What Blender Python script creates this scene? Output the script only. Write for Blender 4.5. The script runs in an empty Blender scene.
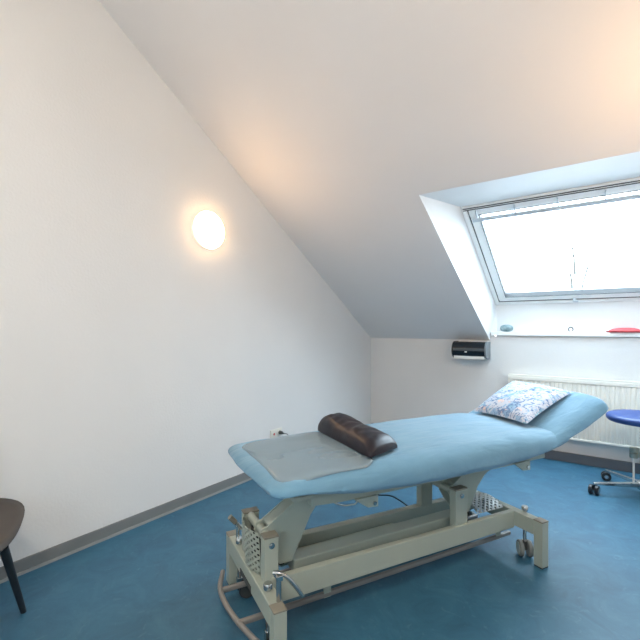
import bpy, bmesh, math, random
from mathutils import Vector, Matrix, noise
random.seed(4)
C = bpy.context.scene
COL = C.collection
PI = math.pi
sin, cos = math.sin, math.cos

# ------------------------------------------------------------------ helpers
def link(o, parent=None):
    COL.objects.link(o)
    if parent is not None:
        o.parent = parent
    return o

def obj(name, bm, mat, parent=None, smooth=40, bevel=0.0, seg=2):
    bmesh.ops.remove_doubles(bm, verts=bm.verts, dist=1e-6)
    bmesh.ops.recalc_face_normals(bm, faces=bm.faces)
    me = bpy.data.meshes.new(name)
    bm.to_mesh(me); bm.free()
    me.materials.append(mat)
    if smooth:
        for p in me.polygons:
            p.use_smooth = True
        me.set_sharp_from_angle(angle=math.radians(smooth))
    o = bpy.data.objects.new(name, me)
    link(o, parent)
    if bevel:
        b = o.modifiers.new('bevel', 'BEVEL')
        b.width = bevel; b.segments = seg; b.limit_method = 'ANGLE'
        b.angle_limit = math.radians(35); b.harden_normals = False
    return o

def thing(name, label, cat, loc=(0, 0, 0), rotz=0.0, group=None):
    o = bpy.data.objects.new(name, None)
    o.empty_display_size = 0.1
    o.location = loc; o.rotation_euler = (0, 0, rotz)
    link(o)
    return tag(o, label, cat, group)

def tag(o, label, cat, group=None):
    o['label'] = label; o['category'] = cat
    if group:
        o['group'] = group
    return o

def structure(o):
    o['kind'] = 'structure'
    return o

def BM():
    return bmesh.new()

def box(bm, x0, x1, y0, y1, z0, z1):
    v = [bm.verts.new((x, y, z)) for z in (z0, z1) for y in (y0, y1) for x in (x0, x1)]
    for f in ((0, 2, 3, 1), (4, 5, 7, 6), (0, 1, 5, 4), (2, 6, 7, 3), (0, 4, 6, 2), (1, 3, 7, 5)):
        bm.faces.new([v[i] for i in f])
    return bm

def B(*a):
    return box(BM(), *a)

def hexa(bm, pts):          # eight corners, bottom four then top four
    v = [bm.verts.new(p) for p in pts]
    for f in ((0, 3, 2, 1), (4, 5, 6, 7), (0, 1, 5, 4), (1, 2, 6, 5), (2, 3, 7, 6), (3, 0, 4, 7)):
        bm.faces.new([v[i] for i in f])
    return bm

def prism(bm, poly, axis, a0, a1):      # polygon in the two other axes, extruded along axis
    def P(p, a):
        if axis == 'y': return (p[0], a, p[1])
        if axis == 'x': return (a, p[0], p[1])
        return (p[0], p[1], a)
    r0 = [bm.verts.new(P(p, a0)) for p in poly]
    r1 = [bm.verts.new(P(p, a1)) for p in poly]
    n = len(poly)
    bm.faces.new(r0); bm.faces.new(r1[::-1])
    for i in range(n):
        bm.faces.new((r0[i], r1[i], r1[(i + 1) % n], r0[(i + 1) % n]))
    return bm

def cyl(bm, p0, p1, r0, r1=None, seg=20):
    p0, p1 = Vector(p0), Vector(p1)
    r1 = r0 if r1 is None else r1
    d = (p1 - p0).normalized()
    u = d.orthogonal().normalized(); v = d.cross(u)
    ra = [bm.verts.new(p0 + r0 * (u * cos(2 * PI * i / seg) + v * sin(2 * PI * i / seg))) for i in range(seg)]
    rb = [bm.verts.new(p1 + r1 * (u * cos(2 * PI * i / seg) + v * sin(2 * PI * i / seg))) for i in range(seg)]
    bm.faces.new(ra[::-1]); bm.faces.new(rb)
    for i in range(seg):
        bm.faces.new((ra[i], ra[(i + 1) % seg], rb[(i + 1) % seg], rb[i]))
    return bm

def spline(pts, n=6):
    pts = [Vector(p) for p in pts]
    if len(pts) < 3: return pts
    e = [2 * pts[0] - pts[1]] + pts + [2 * pts[-1] - pts[-2]]
    out = []
    for i in range(1, len(e) - 2):
        a, b, c, d = e[i - 1], e[i], e[i + 1], e[i + 2]
        for k in range(n):
            t = k / n
            out.append(0.5 * ((2 * b) + (c - a) * t + (2 * a - 5 * b + 4 * c - d) * t * t + (3 * b - a - 3 * c + d) * t ** 3))
    out.append(pts[-1])
    return out

def tube(bm, path, r, seg=12, rr=None):
    path = [Vector(p) for p in path]
    n = len(path); rings = []; up = None
    for i, p in enumerate(path):
        d = (path[min(i + 1, n - 1)] - path[max(i - 1, 0)]).normalized()
        if up is None: up = d.orthogonal().normalized()
        up = (up - d * up.dot(d)).normalized()
        v = d.cross(up)
        ri = rr(i / (n - 1)) if rr else r
        rings.append([bm.verts.new(p + ri * (up * cos(2 * PI * k / seg) + v * sin(2 * PI * k / seg))) for k in range(seg)])
    for a, b in zip(rings, rings[1:]):
        for k in range(seg):
            bm.faces.new((a[k], a[(k + 1) % seg], b[(k + 1) % seg], b[k]))
    bm.faces.new(rings[0][::-1]); bm.faces.new(rings[-1])
    return bm

def lathe(bm, prof, c=(0, 0, 0), seg=40):      # profile (r, z) round a vertical axis at c
    c = Vector(c); rings = []
    for r, z in prof:
        if r < 1e-6:
            rings.append([bm.verts.new(c + Vector((0, 0, z)))])
        else:
            rings.append([bm.verts.new(c + Vector((r * cos(2 * PI * i / seg), r * sin(2 * PI * i / seg), z))) for i in range(seg)])
    for a, b in zip(rings, rings[1:]):
        for i in range(seg):
            j = (i + 1) % seg
            if len(a) == 1 and len(b) == 1: continue
            if len(a) == 1: bm.faces.new((a[0], b[i], b[j]))
            elif len(b) == 1: bm.faces.new((a[i], a[j], b[0]))
            else: bm.faces.new((a[i], a[j], b[j], b[i]))
    if len(rings[0]) > 1: bm.faces.new(rings[0][::-1])
    if len(rings[-1]) > 1: bm.faces.new(rings[-1])
    return bm

def interp(tab, x):
    if x <= tab[0][0]: return tab[0][1]
    for (a, b), (c, d) in zip(tab, tab[1:]):
        if x <= c:
            t = (x - a) / (c - a)
            return b + (d - b) * t
    return tab[-1][1]

def sm(tab, x):
    """smoothly interpolated table"""
    return (interp(tab, x - 0.02) + 2 * interp(tab, x) + interp(tab, x + 0.02)) / 4

# ------------------------------------------------------------------ materials
def lin(c):
    return tuple(((v / 255) / 12.92 if v / 255 <= 0.04045 else ((v / 255 + 0.055) / 1.055) ** 2.4) for v in c)

def mat(name, rgb, rough=0.5, metal=0.0, spec=0.5, var=0.0, scale=8.0, bump=0.0, bscale=60.0, coat=0.0, rgb2=None, detail=4):
    m = bpy.data.materials.new(name); m.use_nodes = True
    nt = m.node_tree; b = nt.nodes['Principled BSDF']
    c = lin(rgb)
    b.inputs['Roughness'].default_value = rough
    b.inputs['Metallic'].default_value = metal
    b.inputs['Specular IOR Level'].default_value = spec
    b.inputs['Coat Weight'].default_value = coat
    tc = nt.nodes.new('ShaderNodeTexCoord')
    n1 = nt.nodes.new('ShaderNodeTexNoise'); n1.inputs['Scale'].default_value = scale; n1.inputs['Detail'].default_value = detail
    nt.links.new(tc.outputs['Object'], n1.inputs['Vector'])
    ramp = nt.nodes.new('ShaderNodeValToRGB')
    if rgb2 is not None:
        a, d = c, lin(rgb2)
    else:
        a, d = tuple(v * (1 - var) for v in c), tuple(min(1, v * (1 + var)) for v in c)
    ramp.color_ramp.elements[0].color = (*a, 1); ramp.color_ramp.elements[0].position = 0.3
    ramp.color_ramp.elements[1].color = (*d, 1); ramp.color_ramp.elements[1].position = 0.7
    nt.links.new(n1.outputs['Fac'], ramp.inputs['Fac'])
    nt.links.new(ramp.outputs['Color'], b.inputs['Base Color'])
    if bump:
        n2 = nt.nodes.new('ShaderNodeTexNoise'); n2.inputs['Scale'].default_value = bscale; n2.inputs['Detail'].default_value = 3
        nt.links.new(tc.outputs['Object'], n2.inputs['Vector'])
        bp = nt.nodes.new('ShaderNodeBump'); bp.inputs['Strength'].default_value = bump; bp.inputs['Distance'].default_value = 0.004
        nt.links.new(n2.outputs['Fac'], bp.inputs['Height']); nt.links.new(bp.outputs['Normal'], b.inputs['Normal'])
    return m

WALL = mat('wall_plaster', (221, 221, 220), 0.9, spec=0.2, var=0.015, scale=2, bump=0.35, bscale=70)
CEIL = mat('ceiling_plaster', (228, 226, 225), 0.9, spec=0.2, var=0.01, scale=2, bump=0.1, bscale=90)
REVEAL = mat('reveal_white', (230, 231, 231), 0.6, spec=0.3, var=0.01)
SILL = mat('sill_white', (236, 238, 238), 0.35, spec=0.4, var=0.01)
SKIRT = mat('skirting_grey', (118, 120, 120), 0.5, var=0.05)
SKIRTB = mat('skirting_dark', (92, 96, 102), 0.5, var=0.05)
SEAM = mat('floor_cove_strip', (150, 152, 150), 0.5, var=0.04)
FRAMEW = mat('window_white', (246, 247, 246), 0.35, var=0.01)
GASKET = mat('window_gasket', (70, 72, 74), 0.6, var=0.05)
ALU = mat('aluminium_bar', (206, 214, 220), 0.4, metal=0.0, var=0.03)
RAD = mat('radiator_enamel', (238, 237, 228), 0.55, var=0.01)
BEDM = mat('bed_enamel', (166, 174, 163), 0.38, var=0.02, scale=5)
BEDCAP = mat('bed_cap_plastic', (134, 130, 118), 0.5, var=0.04)
BARM = mat('foot_bar_bronze', (140, 136, 132), 0.4, metal=0.2, var=0.04)
CHROME = mat('chrome', (205, 205, 203), 0.16, metal=1.0, var=0.02)
STEEL = mat('perforated_steel', (188, 188, 184), 0.3, metal=0.75, var=0.04)
BLACK = mat('black_plastic', (34, 36, 40), 0.35, var=0.08)
RUBBER = mat('grey_rubber', (120, 124, 122), 0.6, var=0.05)
RUBBERD = mat('dark_rubber', (48, 50, 52), 0.6, var=0.05)
SLOT = mat('slot_dark', (66, 68, 66), 0.6, var=0.05)
CABLEB = mat('cable_black', (34, 38, 44), 0.5, var=0.05)
CABLEW = mat('cable_white', (212, 214, 210), 0.5, var=0.02)
BOLST = mat('bolster_vinyl', (27, 30, 42), 0.38, spec=0.28, scale=7, rgb2=(44, 37, 42), bump=0.12, bscale=25)
STOOLB = mat('stool_blue_vinyl', (34, 66, 130), 0.42, spec=0.5, var=0.05)
CHAIRM = mat('chair_shell_brown', (72, 66, 62), 0.5, var=0.08, scale=10)
CHAIRL = mat('chair_leg_black', (34, 36, 40), 0.4, var=0.06)
CAP = mat('dispenser_end_grey', (108, 114, 118), 0.4, var=0.05)
DISP = mat('dispenser_smoked', (26, 32, 38), 0.22, spec=0.6, var=0.05)
DISPB = mat('dispenser_band', (66, 74, 80), 0.3, var=0.05)
PAPER = mat('paper_white', (236, 236, 232), 0.9, var=0.01)
SOCK = mat('socket_white', (226, 224, 214), 0.4, var=0.01)
CLAMPM = mat('clamp_zinc', (150, 156, 146), 0.35, metal=0.8, var=0.06)
RED = mat('socket_red', (190, 40, 40), 0.4, var=0.04)
PINK = mat('pouch_red', (214, 82, 88), 0.55, var=0.08, scale=30)
PINKD = mat('pouch_dark_red', (146, 34, 42), 0.5, var=0.05)
STONE = mat('ornament_grey_blue', (92, 124, 132), 0.3, scale=26, rgb2=(168, 190, 194))
TRINK = mat('trinket_dark', (76, 74, 78), 0.35, metal=0.5, var=0.1)
BARK = mat('tree_bark', (72, 70, 68), 0.9, var=0.02)

def sheet_material():
    m = mat('sheet_light_blue', (98, 143, 171), 0.75, spec=0.25, scale=3.0, rgb2=(112, 156, 182))
    nt = m.node_tree; b = nt.nodes['Principled BSDF']
    b.inputs['Sheen Weight'].default_value = 0.25
    tc = nt.nodes.new('ShaderNodeTexCoord')
    mp = nt.nodes.new('ShaderNodeMapping'); mp.inputs['Scale'].default_value = (3.0, 11.0, 7.0)
    nt.links.new(tc.outputs['Object'], mp.inputs['Vector'])
    n2 = nt.nodes.new('ShaderNodeTexNoise'); n2.inputs['Scale'].default_value = 1.6; n2.inputs['Detail'].default_value = 5; n2.inputs['Distortion'].default_value = 0.8
    nt.links.new(mp.outputs['Vector'], n2.inputs['Vector'])
    bp = nt.nodes.new('ShaderNodeBump'); bp.inputs['Strength'].default_value = 0.4; bp.inputs['Distance'].default_value = 0.02
    nt.links.new(n2.outputs['Fac'], bp.inputs['Height']); nt.links.new(bp.outputs['Normal'], b.inputs['Normal'])
    return m
SHEET = sheet_material()

def floor_material():
    m = bpy.data.materials.new('floor_linoleum'); m.use_nodes = True
    nt = m.node_tree; b = nt.nodes['Principled BSDF']
    tc = nt.nodes.new('ShaderNodeTexCoord')
    n1 = nt.nodes.new('ShaderNodeTexNoise'); n1.inputs['Scale'].default_value = 5.5; n1.inputs['Detail'].default_value = 8
    n1.inputs['Roughness'].default_value = 0.68; n1.inputs['Distortion'].default_value = 1.1
    nt.links.new(tc.outputs['Object'], n1.inputs['Vector'])
    r = nt.nodes.new('ShaderNodeValToRGB')
    e = r.color_ramp.elements
    e[0].position = 0.30; e[0].color = (*lin((42, 88, 116)), 1)
    e[1].position = 0.74; e[1].color = (*lin((61, 113, 138)), 1)
    x = e.new(0.52); x.color = (*lin((49, 101, 128)), 1)
    nt.links.new(n1.outputs['Fac'], r.inputs['Fac'])
    # scattered pale flecks of the marbled linoleum
    n2 = nt.nodes.new('ShaderNodeTexNoise'); n2.inputs['Scale'].default_value = 17; n2.inputs['Detail'].default_value = 3; n2.inputs['Distortion'].default_value = 1.5
    nt.links.new(tc.outputs['Object'], n2.inputs['Vector'])
    r2 = nt.nodes.new('ShaderNodeValToRGB'); r2.color_ramp.elements[0].position = 0.62; r2.color_ramp.elements[1].position = 0.78
    r2.color_ramp.elements[1].color = (0.45, 0.45, 0.45, 1)
    nt.links.new(n2.outputs['Fac'], r2.inputs['Fac'])
    mx = nt.nodes.new('ShaderNodeMixRGB'); mx.inputs['Color2'].default_value = (*lin((86, 130, 149)), 1)
    nt.links.new(r2.outputs['Color'], mx.inputs['Fac']); nt.links.new(r.outputs['Color'], mx.inputs['Color1'])
    nt.links.new(mx.outputs['Color'], b.inputs['Base Color'])
    b.inputs['Roughness'].default_value = 0.5; b.inputs['Specular IOR Level'].default_value = 0.6
    return m
FLOOR = floor_material()

def pillow_material():
    m = bpy.data.materials.new('pillow_floral_print'); m.use_nodes = True
    nt = m.node_tree; b = nt.nodes['Principled BSDF']; b.inputs['Roughness'].default_value = 0.85
    tc = nt.nodes.new('ShaderNodeTexCoord')
    prev = None
    base = nt.nodes.new('ShaderNodeRGB'); base.outputs[0].default_value = (*lin((192, 199, 212)), 1)
    prev = base.outputs[0]
    for sc, lo, hi, col, off, dist in ((15, 0.535, 0.60, (146, 178, 208), 0, 1.5), (20, 0.55, 0.60, (100, 130, 172), 7.3, 2.2),
                                       (13, 0.62, 0.66, (126, 172, 196), 3.1, 1.2), (17, 0.66, 0.70, (222, 196, 186), 11.7, 1.0),
                                       (34, 0.63, 0.67, (92, 116, 158), 5.2, 2.5)):
        mp = nt.nodes.new('ShaderNodeMapping'); mp.inputs['Location'].default_value = (off, off * 0.7, off * 1.3)
        nt.links.new(tc.outputs['Object'], mp.inputs['Vector'])
        n = nt.nodes.new('ShaderNodeTexNoise'); n.inputs['Scale'].default_value = sc; n.inputs['Detail'].default_value = 2; n.inputs['Distortion'].default_value = dist
        nt.links.new(mp.outputs['Vector'], n.inputs['Vector'])
        r = nt.nodes.new('ShaderNodeValToRGB'); r.color_ramp.elements[0].position = lo; r.color_ramp.elements[1].position = hi
        nt.links.new(n.outputs['Fac'], r.inputs['Fac'])
        mx = nt.nodes.new('ShaderNodeMixRGB'); mx.inputs['Color2'].default_value = (*lin(col), 1)
        nt.links.new(r.outputs['Color'], mx.inputs['Fac']); nt.links.new(prev, mx.inputs['Color1'])
        prev = mx.outputs['Color']
    nt.links.new(prev, b.inputs['Base Color'])
    return m
PILLOW = pillow_material()

def emissive(name, rgb, strength):
    m = bpy.data.materials.new(name); m.use_nodes = True
    b = m.node_tree.nodes['Principled BSDF']
    b.inputs['Base Color'].default_value = (0.85, 0.82, 0.76, 1)
    b.inputs['Emission Color'].default_value = (*rgb, 1)
    b.inputs['Emission Strength'].default_value = strength
    return m
LAMP = emissive('lamp_opal_glass', (1.0, 0.58, 0.27), 4.8)
LAMPR = emissive('lamp_opal_glass_warm', (1.0, 0.60, 0.29), 7.0)
RIM = emissive('lamp_opal_rim', (1.0, 0.72, 0.46), 0.22)
REARFILL = emissive('rear_fill_glow', (1.0, 0.82, 0.64), 14.0)

def thin(name, tint, gloss, rough, milky=0.0, milkcol=(0.6, 0.65, 0.66)):
    m = bpy.data.materials.new(name); m.use_nodes = True
    nt = m.node_tree
    for n in list(nt.nodes): nt.nodes.remove(n)
    out = nt.nodes.new('ShaderNodeOutputMaterial')
    tr = nt.nodes.new('ShaderNodeBsdfTransparent'); tr.inputs['Color'].default_value = (*tint, 1)
    gl = nt.nodes.new('ShaderNodeBsdfGlossy'); gl.inputs['Roughness'].default_value = rough
    lw = nt.nodes.new('ShaderNodeLayerWeight'); lw.inputs['Blend'].default_value = 0.5
    pw = nt.nodes.new('ShaderNodeMath'); pw.operation = 'POWER'; pw.inputs[1].default_value = 4.0
    nt.links.new(lw.outputs['Facing'], pw.inputs[0])
    fr = nt.nodes.new('ShaderNodeMath'); fr.operation = 'MULTIPLY_ADD'; fr.inputs[1].default_value = gloss; fr.inputs[2].default_value = 0.03
    nt.links.new(pw.outputs[0], fr.inputs[0])
    prev = tr.outputs[0]
    if milky:
        df = nt.nodes.new('ShaderNodeBsdfDiffuse'); df.inputs['Color'].default_value = (*milkcol, 1)
        m1 = nt.nodes.new('ShaderNodeMixShader'); m1.inputs['Fac'].default_value = milky
        nt.links.new(prev, m1.inputs[1]); nt.links.new(df.outputs[0], m1.inputs[2]); prev = m1.outputs[0]
    mx = nt.nodes.new('ShaderNodeMixShader')
    nt.links.new(fr.outputs[0], mx.inputs['Fac']); nt.links.new(prev, mx.inputs[1]); nt.links.new(gl.outputs[0], mx.inputs[2])
    nt.links.new(mx.outputs[0], out.inputs['Surface'])
    return m
GLASS = thin('window_glass', (0.97, 0.985, 0.98), 0.5, 0.02)
VINYL = thin('clear_vinyl', (0.86, 0.90, 0.91), 0.30, 0.10, 0.42, (0.37, 0.48, 0.56))

# ------------------------------------------------------------------ room shell
D, XR, YR = 4.47, 3.0, -1.3
M, ZB = 0.62275, 1.117
def zc(y): return ZB + M * (D - y)
YF = 0.95; ZF = zc(YF)
structure(obj('floor', B(-0.1, XR + 0.1, YR - 0.1, D + 0.35, -0.1, 0), FLOOR, smooth=0))
gable = [(YR - 0.1, 0), (D + 0.1, 0), (D + 0.1, 1.10), (YF, ZF + 0.06), (YR - 0.1, ZF + 0.06)]
structure(obj('wall_left', prism(BM(), gable, 'x', -0.1, 0), WALL, smooth=0))
structure(obj('wall_right', prism(BM(), gable, 'x', XR, XR + 0.1), WALL, smooth=0))
RX0, RX1, RZ0, RZ1 = 1.45, 2.65, 1.15, 2.10          # opening for the added fill window
wr = BM()
box(wr, -0.1, XR + 0.1, YR - 0.1, YR, 0, RZ0); box(wr, -0.1, XR + 0.1, YR - 0.1, YR, RZ1, ZF + 0.06)
box(wr, -0.1, RX0, YR - 0.1, YR, RZ0, RZ1); box(wr, RX1, XR + 0.1, YR - 0.1, YR, RZ0, RZ1)
structure(obj('wall_rear', wr, WALL, smooth=0))
structure(obj('wall_back', B(0, XR, D, D + 0.1, 0, 1.158), WALL, smooth=0))

# ceiling: flat behind the camera, then the roof slope with the skylight opening
YT = 2.765; XL_T, XL_B = 1.320, 1.383; XR_T = XR_B = 2.90
bm = BM()
def cv(x, y): return bm.verts.new((x, y, zc(y)))
f0, f1 = bm.verts.new((0, YR, ZF)), bm.verts.new((XR, YR, ZF))
a0, a1 = cv(0, YF), cv(XR, YF)
xk = XL_T
b0, b1, b2, b3 = cv(0, YT), cv(XL_T, YT), cv(XR_T, YT), cv(XR, YT)
c0, c1, c2, c3 = cv(0, D), cv(XL_B, D), cv(XR_B, D), cv(XR, D)
for f in ((f0, f1, a1, a0), (a0, a1, b3, b2, b1, b0), (b0, b1, c1, c0), (b2, b3, c3, c2)):
    bm.faces.new(f)
ce = structure(obj('ceiling', bm, CEIL, smooth=0))
# outer roof skin round the opening keeps the slope solid
so = ce.modifiers.new('solid', 'SOLIDIFY'); so.thickness = 0.03; so.offset = 1.0

# skylight frame plane, 0.40 m above the ceiling slope
ang = math.atan(M)
U = Vector((1, 0, 0)); V = Vector((0, cos(ang), -sin(ang))); N = Vector((0, sin(ang), cos(ang)))   # right, down the slope, outwards
O = Vector((1.434, 3.355, 2.2115)); WW, WL = 1.335, 1.371
def wp(u, v, n=0.0): return O + U * u + V * v + N * n
TL, TR_, BL, BR_ = wp(0, 0), wp(WW, 0), wp(0, WL), wp(WW, WL)
def quad(bm, *pts): bm.faces.new([bm.verts.new(p) for p in pts])
sl_y = BL.y + 0.012
rev = BM()
quad(rev, (XL_T, YT, zc(YT)), TL, BL, (XL_B, D, zc(D)))
quad(rev, (XL_B, D, zc(D)), BL, (BL.x, sl_y, 1.17), (XL_B, D, 1.13))
quad(rev, (XR_T, YT, zc(YT)), (XR_B, D, zc(D)), BR_, TR_)
quad(rev, (XR_B, D, zc(D)), (XR_B, D, 1.13), (BR_.x, sl_y, 1.17), BR_)
quad(rev, (XL_T, YT, zc(YT)), (XR_T, YT, zc(YT)), TR_, TL)
quad(rev, BL, BR_, (BR_.x, sl_y, 1.14), (BL.x, sl_y, 1.14))
rv = structure(obj('trim_1', rev, REVEAL, smooth=0))
rv['label'] = 'white plastered reveal lining round the skylight'
sl = structure(obj('trim_2', B(XL_B + 0.014, XR_B - 0.014, D - 0.022, sl_y, 1.164, 1.202), SILL, smooth=0, bevel=0.003))
sl['label'] = 'white window sill under the skylight'

win = bpy.data.objects.new('window_1', None); win.location = O; link(win); structure(win)
win.rotation_euler = Matrix((U, V, N)).transposed().to_euler() if False else (0, 0, 0)
win['label'] = 'white framed roof skylight with bright sky behind'
def wbox(bm, u0, u1, v0, v1, n0, n1):
    p = [wp(u, v, n) - O for n in (n0, n1) for (u, v) in ((u0, v0), (u1, v0), (u1, v1), (u0, v1))]
    return hexa(bm, p)
def wring(bm, u0, u1, v0, v1, t, n0, n1, tt=None, tb=None):
    tt = tt or t; tb = tb or t
    wbox(bm, u0, u1, v0, v0 + tt, n0, n1); wbox(bm, u0, u1, v1 - tb, v1, n0, n1)
    wbox(bm, u0, u0 + t, v0 + tt, v1 - tb, n0, n1); wbox(bm, u1 - t, u1, v0 + tt, v1 - tb, n0, n1)
    return bm
obj('frame', wring(BM(), 0, WW, 0, WL, 0.035, -0.012, 0.10), FRAMEW, win, smooth=0, bevel=0.003)
obj('seal', wring(BM(), 0.035, WW - 0.035, 0.036, WL - 0.036, 0.006, -0.002, 0.08), GASKET, win, smooth=0)
sash = obj('sash', wring(BM(), 0.043, WW - 0.043, 0.043, WL - 0.043, 0.066, 0.000, 0.07), FRAMEW, win, smooth=0, bevel=0.004)
obj('glass_seal', wring(BM(), 0.109, WW - 0.109, 0.109, WL - 0.109, 0.007, -0.002, 0.05), GASKET, sash, smooth=0)
obj('pane', wbox(BM(), 0.112, WW - 0.112, 0.112, WL - 0.112, 0.040, 0.041), GLASS, sash, smooth=0)
tg = BM(); wbox(tg, 0.01, WW - 0.01, 0.013, 0.017, -0.018, -0.010); wbox(tg, 0.01, WW - 0.01, 0.031, 0.034, -0.018, -0.010)
obj('vent_seal', tg, GASKET, win, smooth=0)
bar = BM(); wbox(bar, 0.06, WW - 0.06, 0.128, 0.160, -0.030, -0.012)
ob = obj('control_bar', bar, ALU, win, smooth=0, bevel=0.003)
br = BM()
for k in range(5):
    u = 0.10 + k * (WW - 0.2) / 4
    wbox(br, u - 0.004, u + 0.004, 0.06, 0.135, -0.024, 0.002)
obj('bar_bracket', br, ALU, ob, smooth=0)
la = BM(); cyl(la, wp(WW * 0.52, WL - 0.05, -0.03) - O, wp(WW * 0.52, WL - 0.05, 0.0) - O, 0.014)
wbox(la, WW * 0.52 - 0.008, WW * 0.52 + 0.03, WL - 0.06, WL - 0.042, -0.038, -0.026)
obj('latch', la, ALU, win)

# unseen window added in the rear wall to let in fill daylight
rw = structure(link(bpy.data.objects.new('fill_window', None))); rw['label'] = 'unseen white framed window added in the rear wall for fill light'
wf = BM(); ym = YR - 0.07
for a in ((RX0, RX1, RZ0, RZ0 + 0.06), (RX0, RX1, RZ1 - 0.06, RZ1), (RX0, RX0 + 0.06, RZ0 + 0.06, RZ1 - 0.06), (RX1 - 0.06, RX1, RZ0 + 0.06, RZ1 - 0.06), (1.93, 1.97, RZ0 + 0.06, RZ1 - 0.06)):
    box(wf, a[0], a[1], ym, ym + 0.05, a[2], a[3])
obj('frame', wf, FRAMEW, rw, smooth=0, bevel=0.003)
obj('pane', B(RX0 + 0.05, RX1 - 0.05, ym + 0.02, ym + 0.024, RZ0 + 0.05, RZ1 - 0.05), GLASS, rw, smooth=0)

# skirting boards
hb = 0.074
structure(obj('baseboard_left', B(0, 0.012, YR, D, 0.0, hb), SKIRT, smooth=0, bevel=0.003))
structure(obj('trim_3', B(0.012, 0.020, YR, D - 0.02, 0, 0.014), SEAM, smooth=0))['label'] = 'pale cove strip where the floor meets the left wall'
structure(obj('baseboard_back', B(0.02, XR, D - 0.03, D, 0, 0.084), SKIRTB, smooth=0, bevel=0.003))
structure(obj('baseboard_right', B(XR - 0.012, XR, YR, D - 0.03, 0, hb), SKIRT, smooth=0))

# ------------------------------------------------------------------ treatment table
BX, BY, BA = 1.46256, 1.11197, math.radians(63.135)
def Lw(l, w, z=0.0):
    return Vector((BX + l * cos(BA) - w * sin(BA), BY + l * sin(BA) + w * cos(BA), z))
bed = thing('treatment_table', 'height-adjustable greige steel treatment table with light blue sheeted padding, in mid room', 'treatment table', (BX, BY, 0), BA)
W0, W1 = -0.025, 0.650

HEM = [(-0.03, 0.626), (0.06, 0.632), (0.14, 0.627), (0.25, 0.606), (0.37, 0.589), (0.6, 0.581), (0.85, 0.573), (1.1, 0.569), (1.3, 0.575), (1.47, 0.587), (1.6, 0.607), (1.74, 0.648)]
def pad(name, l0, l1, top, hem, nl=90, end0=True, end1=True, wav=0.004, inset=(0.045, 0.045)):
    """a sheeted cushion lofted along l; top(l), hem(l) give heights"""
    bm = BM(); rings = []
    for i in range(nl + 1):
        t = i / nl
        if end0 or end1: t = t + 0.0
        l = l0 + (l1 - l0) * (0.5 - 0.5 * cos(PI * t)) if (end0 and end1) else l0 + (l1 - l0) * t ** (1.6 if end0 else 1)
        d0 = (l - l0) if end0 else 9; d1 = (l1 - l) if end1 else 9
        r0 = math.sqrt(max(0, 1 - (1 - min(1, d0 / inset[0])) ** 2)); r1 = math.sqrt(max(0, 1 - (1 - min(1, d1 / inset[1])) ** 2))
        rnd = min(r0, r1)
        zt, zh = top(l), hem(l)
        ht = (zt - zh)
        zt = zh + 0.018 + (ht - 0.018) * (0.25 + 0.75 * rnd)
        q = min(d0, d1)
        ins = 0.045 * (1 - math.sqrt(max(0, 1 - (1 - min(1, q / 0.06)) ** 2)))
        zh += 0.016 * (1 - rnd)
        a, b = W0 + ins, W1 - ins
        ht = zt - zh
        rad = min(0.07, ht * 0.85)
        prof = [(a + 0.10, zh + 0.012), (a + 0.045, zh + 0.006), (a + 0.016, zh)]
        prof += [(a + 0.004, zh + 0.10 * ht), (a - 0.001, zh + 0.22 * ht)]
        for k in range(7):
            th = PI / 2 * k / 6
            prof.append((a + rad * 1.35 * (1 - cos(th)), zt - rad * 0.95 + rad * 0.95 * sin(th) - 0.004))
        nmid = 22
        x0, x1 = a + rad * 1.35, b - rad * 1.35
        for k in range(1, nmid):
            s = k / nmid
            prof.append((x0 + (x1 - x0) * s, zt - 0.004 + 0.010 * (4 * s * (1 - s)) ** 0.8))
        for k in range(6, -1, -1):
            th = PI / 2 * k / 6
            prof.append((b - rad * 1.35 * (1 - cos(th)), zt - rad * 0.95 + rad * 0.95 * sin(th) - 0.004))
        prof += [(b + 0.001, zh + 0.22 * ht), (b - 0.004, zh + 0.10 * ht), (b - 0.016, zh), (b - 0.045, zh + 0.006), (b - 0.10, zh + 0.012)]
        ring = []
        for (w, z) in prof:
            nz = noise.noise(Vector((l * 3.2, w * 9.0, 1.7))) * wav + noise.noise(Vector((l * 9, w * 16.0, z * 9))) * wav * 0.5
            nw = noise.noise(Vector((l * 10, z * 20.0, 5.0 + w))) * wav * 1.2
            bow = (0.040 * (1 - ((w - 0.3125) / 0.3375) ** 2) * max(0, 1 - (l - l0) / 0.35) if (end0 and end1) else 0)
            ring.append(bm.verts.new((l - bow, w + nw * (1 if abs(w - 0.31) > 0.25 else 0), z + nz)))
        rings.append(ring)
    for r, s in zip(rings, rings[1:]):
        for k in range(len(r) - 1):
            bm.faces.new((r[k], r[k + 1], s[k + 1], s[k]))
    bm.faces.new(rings[0]); bm.faces.new(rings[-1][::-1])
    for r, s in zip(rings, rings[1:]):
        bm.faces.new((r[0], s[0], s[-1], r[-1]))
    return bm
TOP = [(-0.03, 0.676), (0.06, 0.684), (0.2, 0.694), (0.5, 0.700), (1.0, 0.704), (1.35, 0.702), (1.5, 0.697), (1.6, 0.688), (1.72, 0.680)]
mt = obj('mattress', pad('m', -0.004, 1.715, lambda l: sm(TOP, l), lambda l: sm(HEM, l), nl=130, inset=(0.06, 0.03)), SHEET, bed, smooth=48)
mt['label'] = 'light blue sheeted mattress'
HH = [(1.56, 0.612), (1.70, 0.640), (1.83, 0.670), (1.90, 0.696), (2.0, 0.732), (2.09, 0.766)]
HT = [(1.56, 0.655), (1.62, 0.688), (1.70, 0.720), (1.85, 0.776), (2.0, 0.830), (2.05, 0.844), (2.09, 0.850)]
hr = obj('headrest', pad('h', 1.57, 2.088, lambda l: sm(HT, l), lambda l: sm(HH, l), nl=70, end0=False, inset=(0.05, 0.055), wav=0.003), SHEET, bed, smooth=70)
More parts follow.
